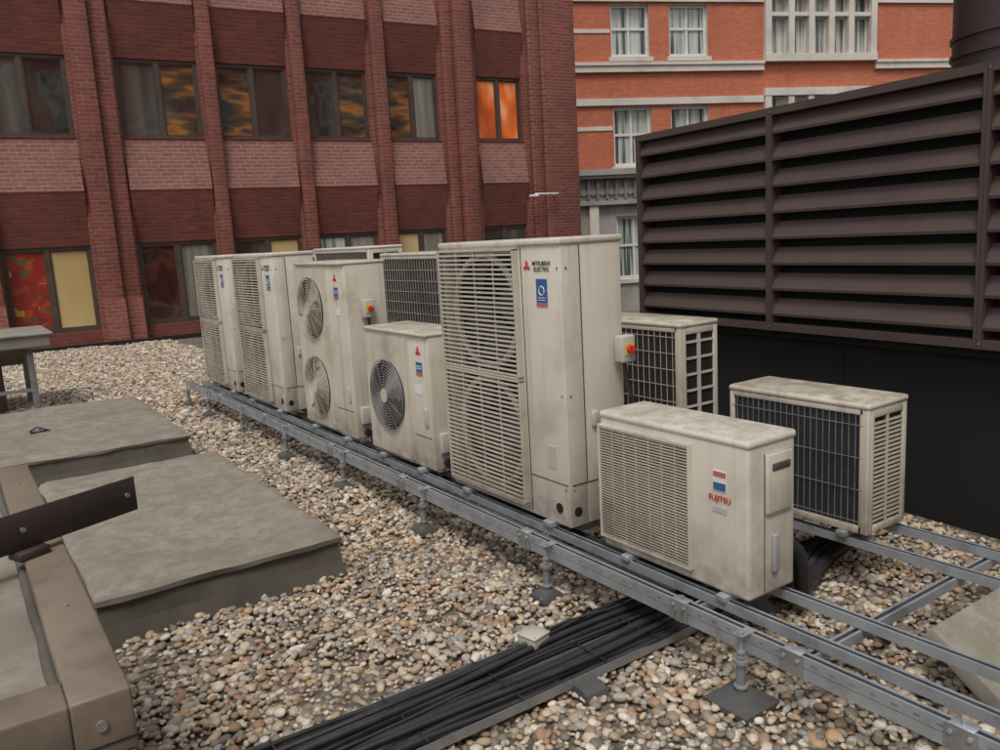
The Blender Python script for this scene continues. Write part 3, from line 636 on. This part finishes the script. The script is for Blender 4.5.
for (a,c,z0,z1) in holes:
    bay=(c-a)>2.5; d=.22; m='stone'
    b.quad((a,0,z0),(a,d,z0),(a,d,z1),(a,0,z1),m); b.quad((c,0,z0),(c,d,z0),(c,d,z1),(c,0,z1),m)
    b.quad((a,0,z0),(c,0,z0),(c,d,z0),(a,d,z0),m); b.quad((a,0,z1),(c,0,z1),(c,d,z1),(a,d,z1),m)
    if not bay:
        b.box(a,c,d+.03,d+.04,z0,z1,'glass_curtain')
        w=.11
        b.box(a,a+w,d-.06,d+.03,z0,z1,'white_frame'); b.box(c-w,c,d-.06,d+.03,z0,z1,'white_frame'); b.box(a+w,c-w,d-.06,d+.03,z1-w,z1,'white_frame'); b.box(a+w,c-w,d-.06,d+.03,z0,z0+w*1.3,'white_frame')
        zm=(z0+z1)/2+.1; b.box(a+w,c-w,d-.03,d+.03,zm-.05,zm+.05,'white_frame'); xm=(a+c)/2; b.box(xm-.05,xm+.05,d-.02,d+.03,z0+w,z1-w,'white_frame')
        b.box(a-.12,c+.12,-.10,.02,z0-.16,z0,'stone')
    else:
        b.box(a-.3,c+.3,-.25,.20,z0-.30,z0,'stone'); b.box(a-.3,c+.3,-.22,.20,z1,z1+.3,'stone')
        b.box(a-.28,a,-.2,.1,z0,z1,'stone'); b.box(c,c+.28,-.2,.1,z0,z1,'stone')
        nl=5
        for k in range(1,nl): x=a+(c-a)*k/nl; b.box(x-.13,x+.13,-.18,.18,z0,z1,'stone')
        zt_=z1-.75; b.box(a,c,-.14,.14,zt_-.08,zt_+.08,'stone')
        b.box(a,c,.22,.24,z0,z1,'glass_curtain')
        for k in range(nl):
            xa=a+(c-a)*k/nl+(.11 if k else 0); xb=a+(c-a)*(k+1)/nl-(.11 if k<nl-1 else 0)
            for q0,q1 in ((z0,zt_-.08),(zt_+.08,z1)):
                b.box(xa,xa+.06,.12,.22,q0,q1,'white_frame'); b.box(xb-.06,xb,.12,.22,q0,q1,'white_frame'); b.box(xa+.06,xb-.06,.12,.22,q0,q0+.07,'white_frame'); b.box(xa+.06,xb-.06,.12,.22,q1-.07,q1,'white_frame')
def band(z0,z1,out,m='stone'):
    segs=[-8]+[v for a,c in bays for v in (a-.31,c+.31)]+[42]
    for i in range(0,len(segs),2): b.box(segs[i],segs[i+1],-out,.01,z0,z1,m)
band(8.05,8.30,.14); band(8.30,8.42,.20); band(6.78,7.05,.10)
for zz in (10.72,12.3): band(zz,zz+.26,.10)
for x0,x1 in ((-8,1.55),(5.85,8.2),(13.6,20.4)):
    b.box(x0,x1,-.035,.01,5.82,5.98,'stone')
    if x0<0 : b.box(x0,x1,-.035,.01,9.55,9.7,'stone')
b.box(-8,42,-.5,.01,4.05,4.28,'stone_grey'); b.box(-8,42,-.40,.01,3.93,4.05,'stone_grey')
for i in range(120):
    x=-7.8+i*.4; b.cyl((x,-.10,3.42),(x,-.02,3.42),.15,'stone_grey',10); b.rbox(x+.14,x+.26,-.14,-.0,3.1,3.85,.03,'stone_grey',1)
b.box(-8,42,-.25,.01,2.88,3.05,'stone_grey')
for x in (.6,-1.0,3.8,6.6): b.rbox(x-.2,x+.2,-.18,.01,-10,2.88,.03,'stone')
b.box(-8,42,.30,12,-10,21,'dark'); b.box(-8,42,.02,12,21,21.3,'stone_grey')
ob=b.build('orange_brick_building',(21.8,25.8,0),math.radians(-22.1))
# matching block across the roof, behind the viewpoint (it is what the windows reflect)
o2=bpy.data.objects.new('orange_brick_building',ob.data); o2.location=(31,-21,-2.5); o2.rotation_euler=(0,0,math.radians(176)); S.collection.objects.link(o2)

# ------------------------------------------------------------------ light + world
SE,SA=math.radians(60),math.radians(225)
w=bpy.data.worlds.new("World"); S.world=w; w.use_nodes=True; n=w.node_tree.nodes; l=w.node_tree.links
sky=n.new('ShaderNodeTexSky'); sky.sky_type='NISHITA'; sky.sun_disc=False; sky.sun_elevation=SE; sky.sun_rotation=SA; sky.air_density=1; sky.dust_density=3
hs=n.new('ShaderNodeHueSaturation'); hs.inputs['Saturation'].default_value=.25
l.new(sky.outputs[0],hs.inputs['Color']); l.new(hs.outputs[0],n['Background'].inputs[0]); n['Background'].inputs[1].default_value=.15
sd=bpy.data.lights.new('sun','SUN'); sd.energy=1.5; sd.angle=math.radians(18); sd.color=(1,.96,.90)
so=bpy.data.objects.new('sun',sd); S.collection.objects.link(so)
d=Vector((math.sin(SA)*math.cos(SE),math.cos(SA)*math.cos(SE),math.sin(SE))); so.rotation_euler=d.to_track_quat('Z','Y').to_euler()
# ------------------------------------------------------------------ camera
h,p,r=[math.radians(x) for x in (34.11,9.68,3.23)]
Rt=Vector((math.cos(h),-math.sin(h),0)); Fh=Vector((math.sin(h),math.cos(h),0)); Zu=Vector((0,0,1))
F=Fh*math.cos(p)-Zu*math.sin(p); U=Fh*math.sin(p)+Zu*math.cos(p)
R2=Rt*math.cos(r)-U*math.sin(r); U2=Rt*math.sin(r)+U*math.cos(r)
M=Matrix((R2,U2,-F)).transposed().to_4x4(); M.translation=Vector((0,0,1.85))
cd=bpy.data.cameras.new('camera'); cd.sensor_width=36; cd.lens=810.2/1000*36; cd.clip_start=.05; cd.clip_end=2000
co=bpy.data.objects.new('camera',cd); co.matrix_world=M; S.collection.objects.link(co); S.camera=co
S.view_settings.view_transform='Standard'; S.view_settings.look='None'; S.view_settings.exposure=0
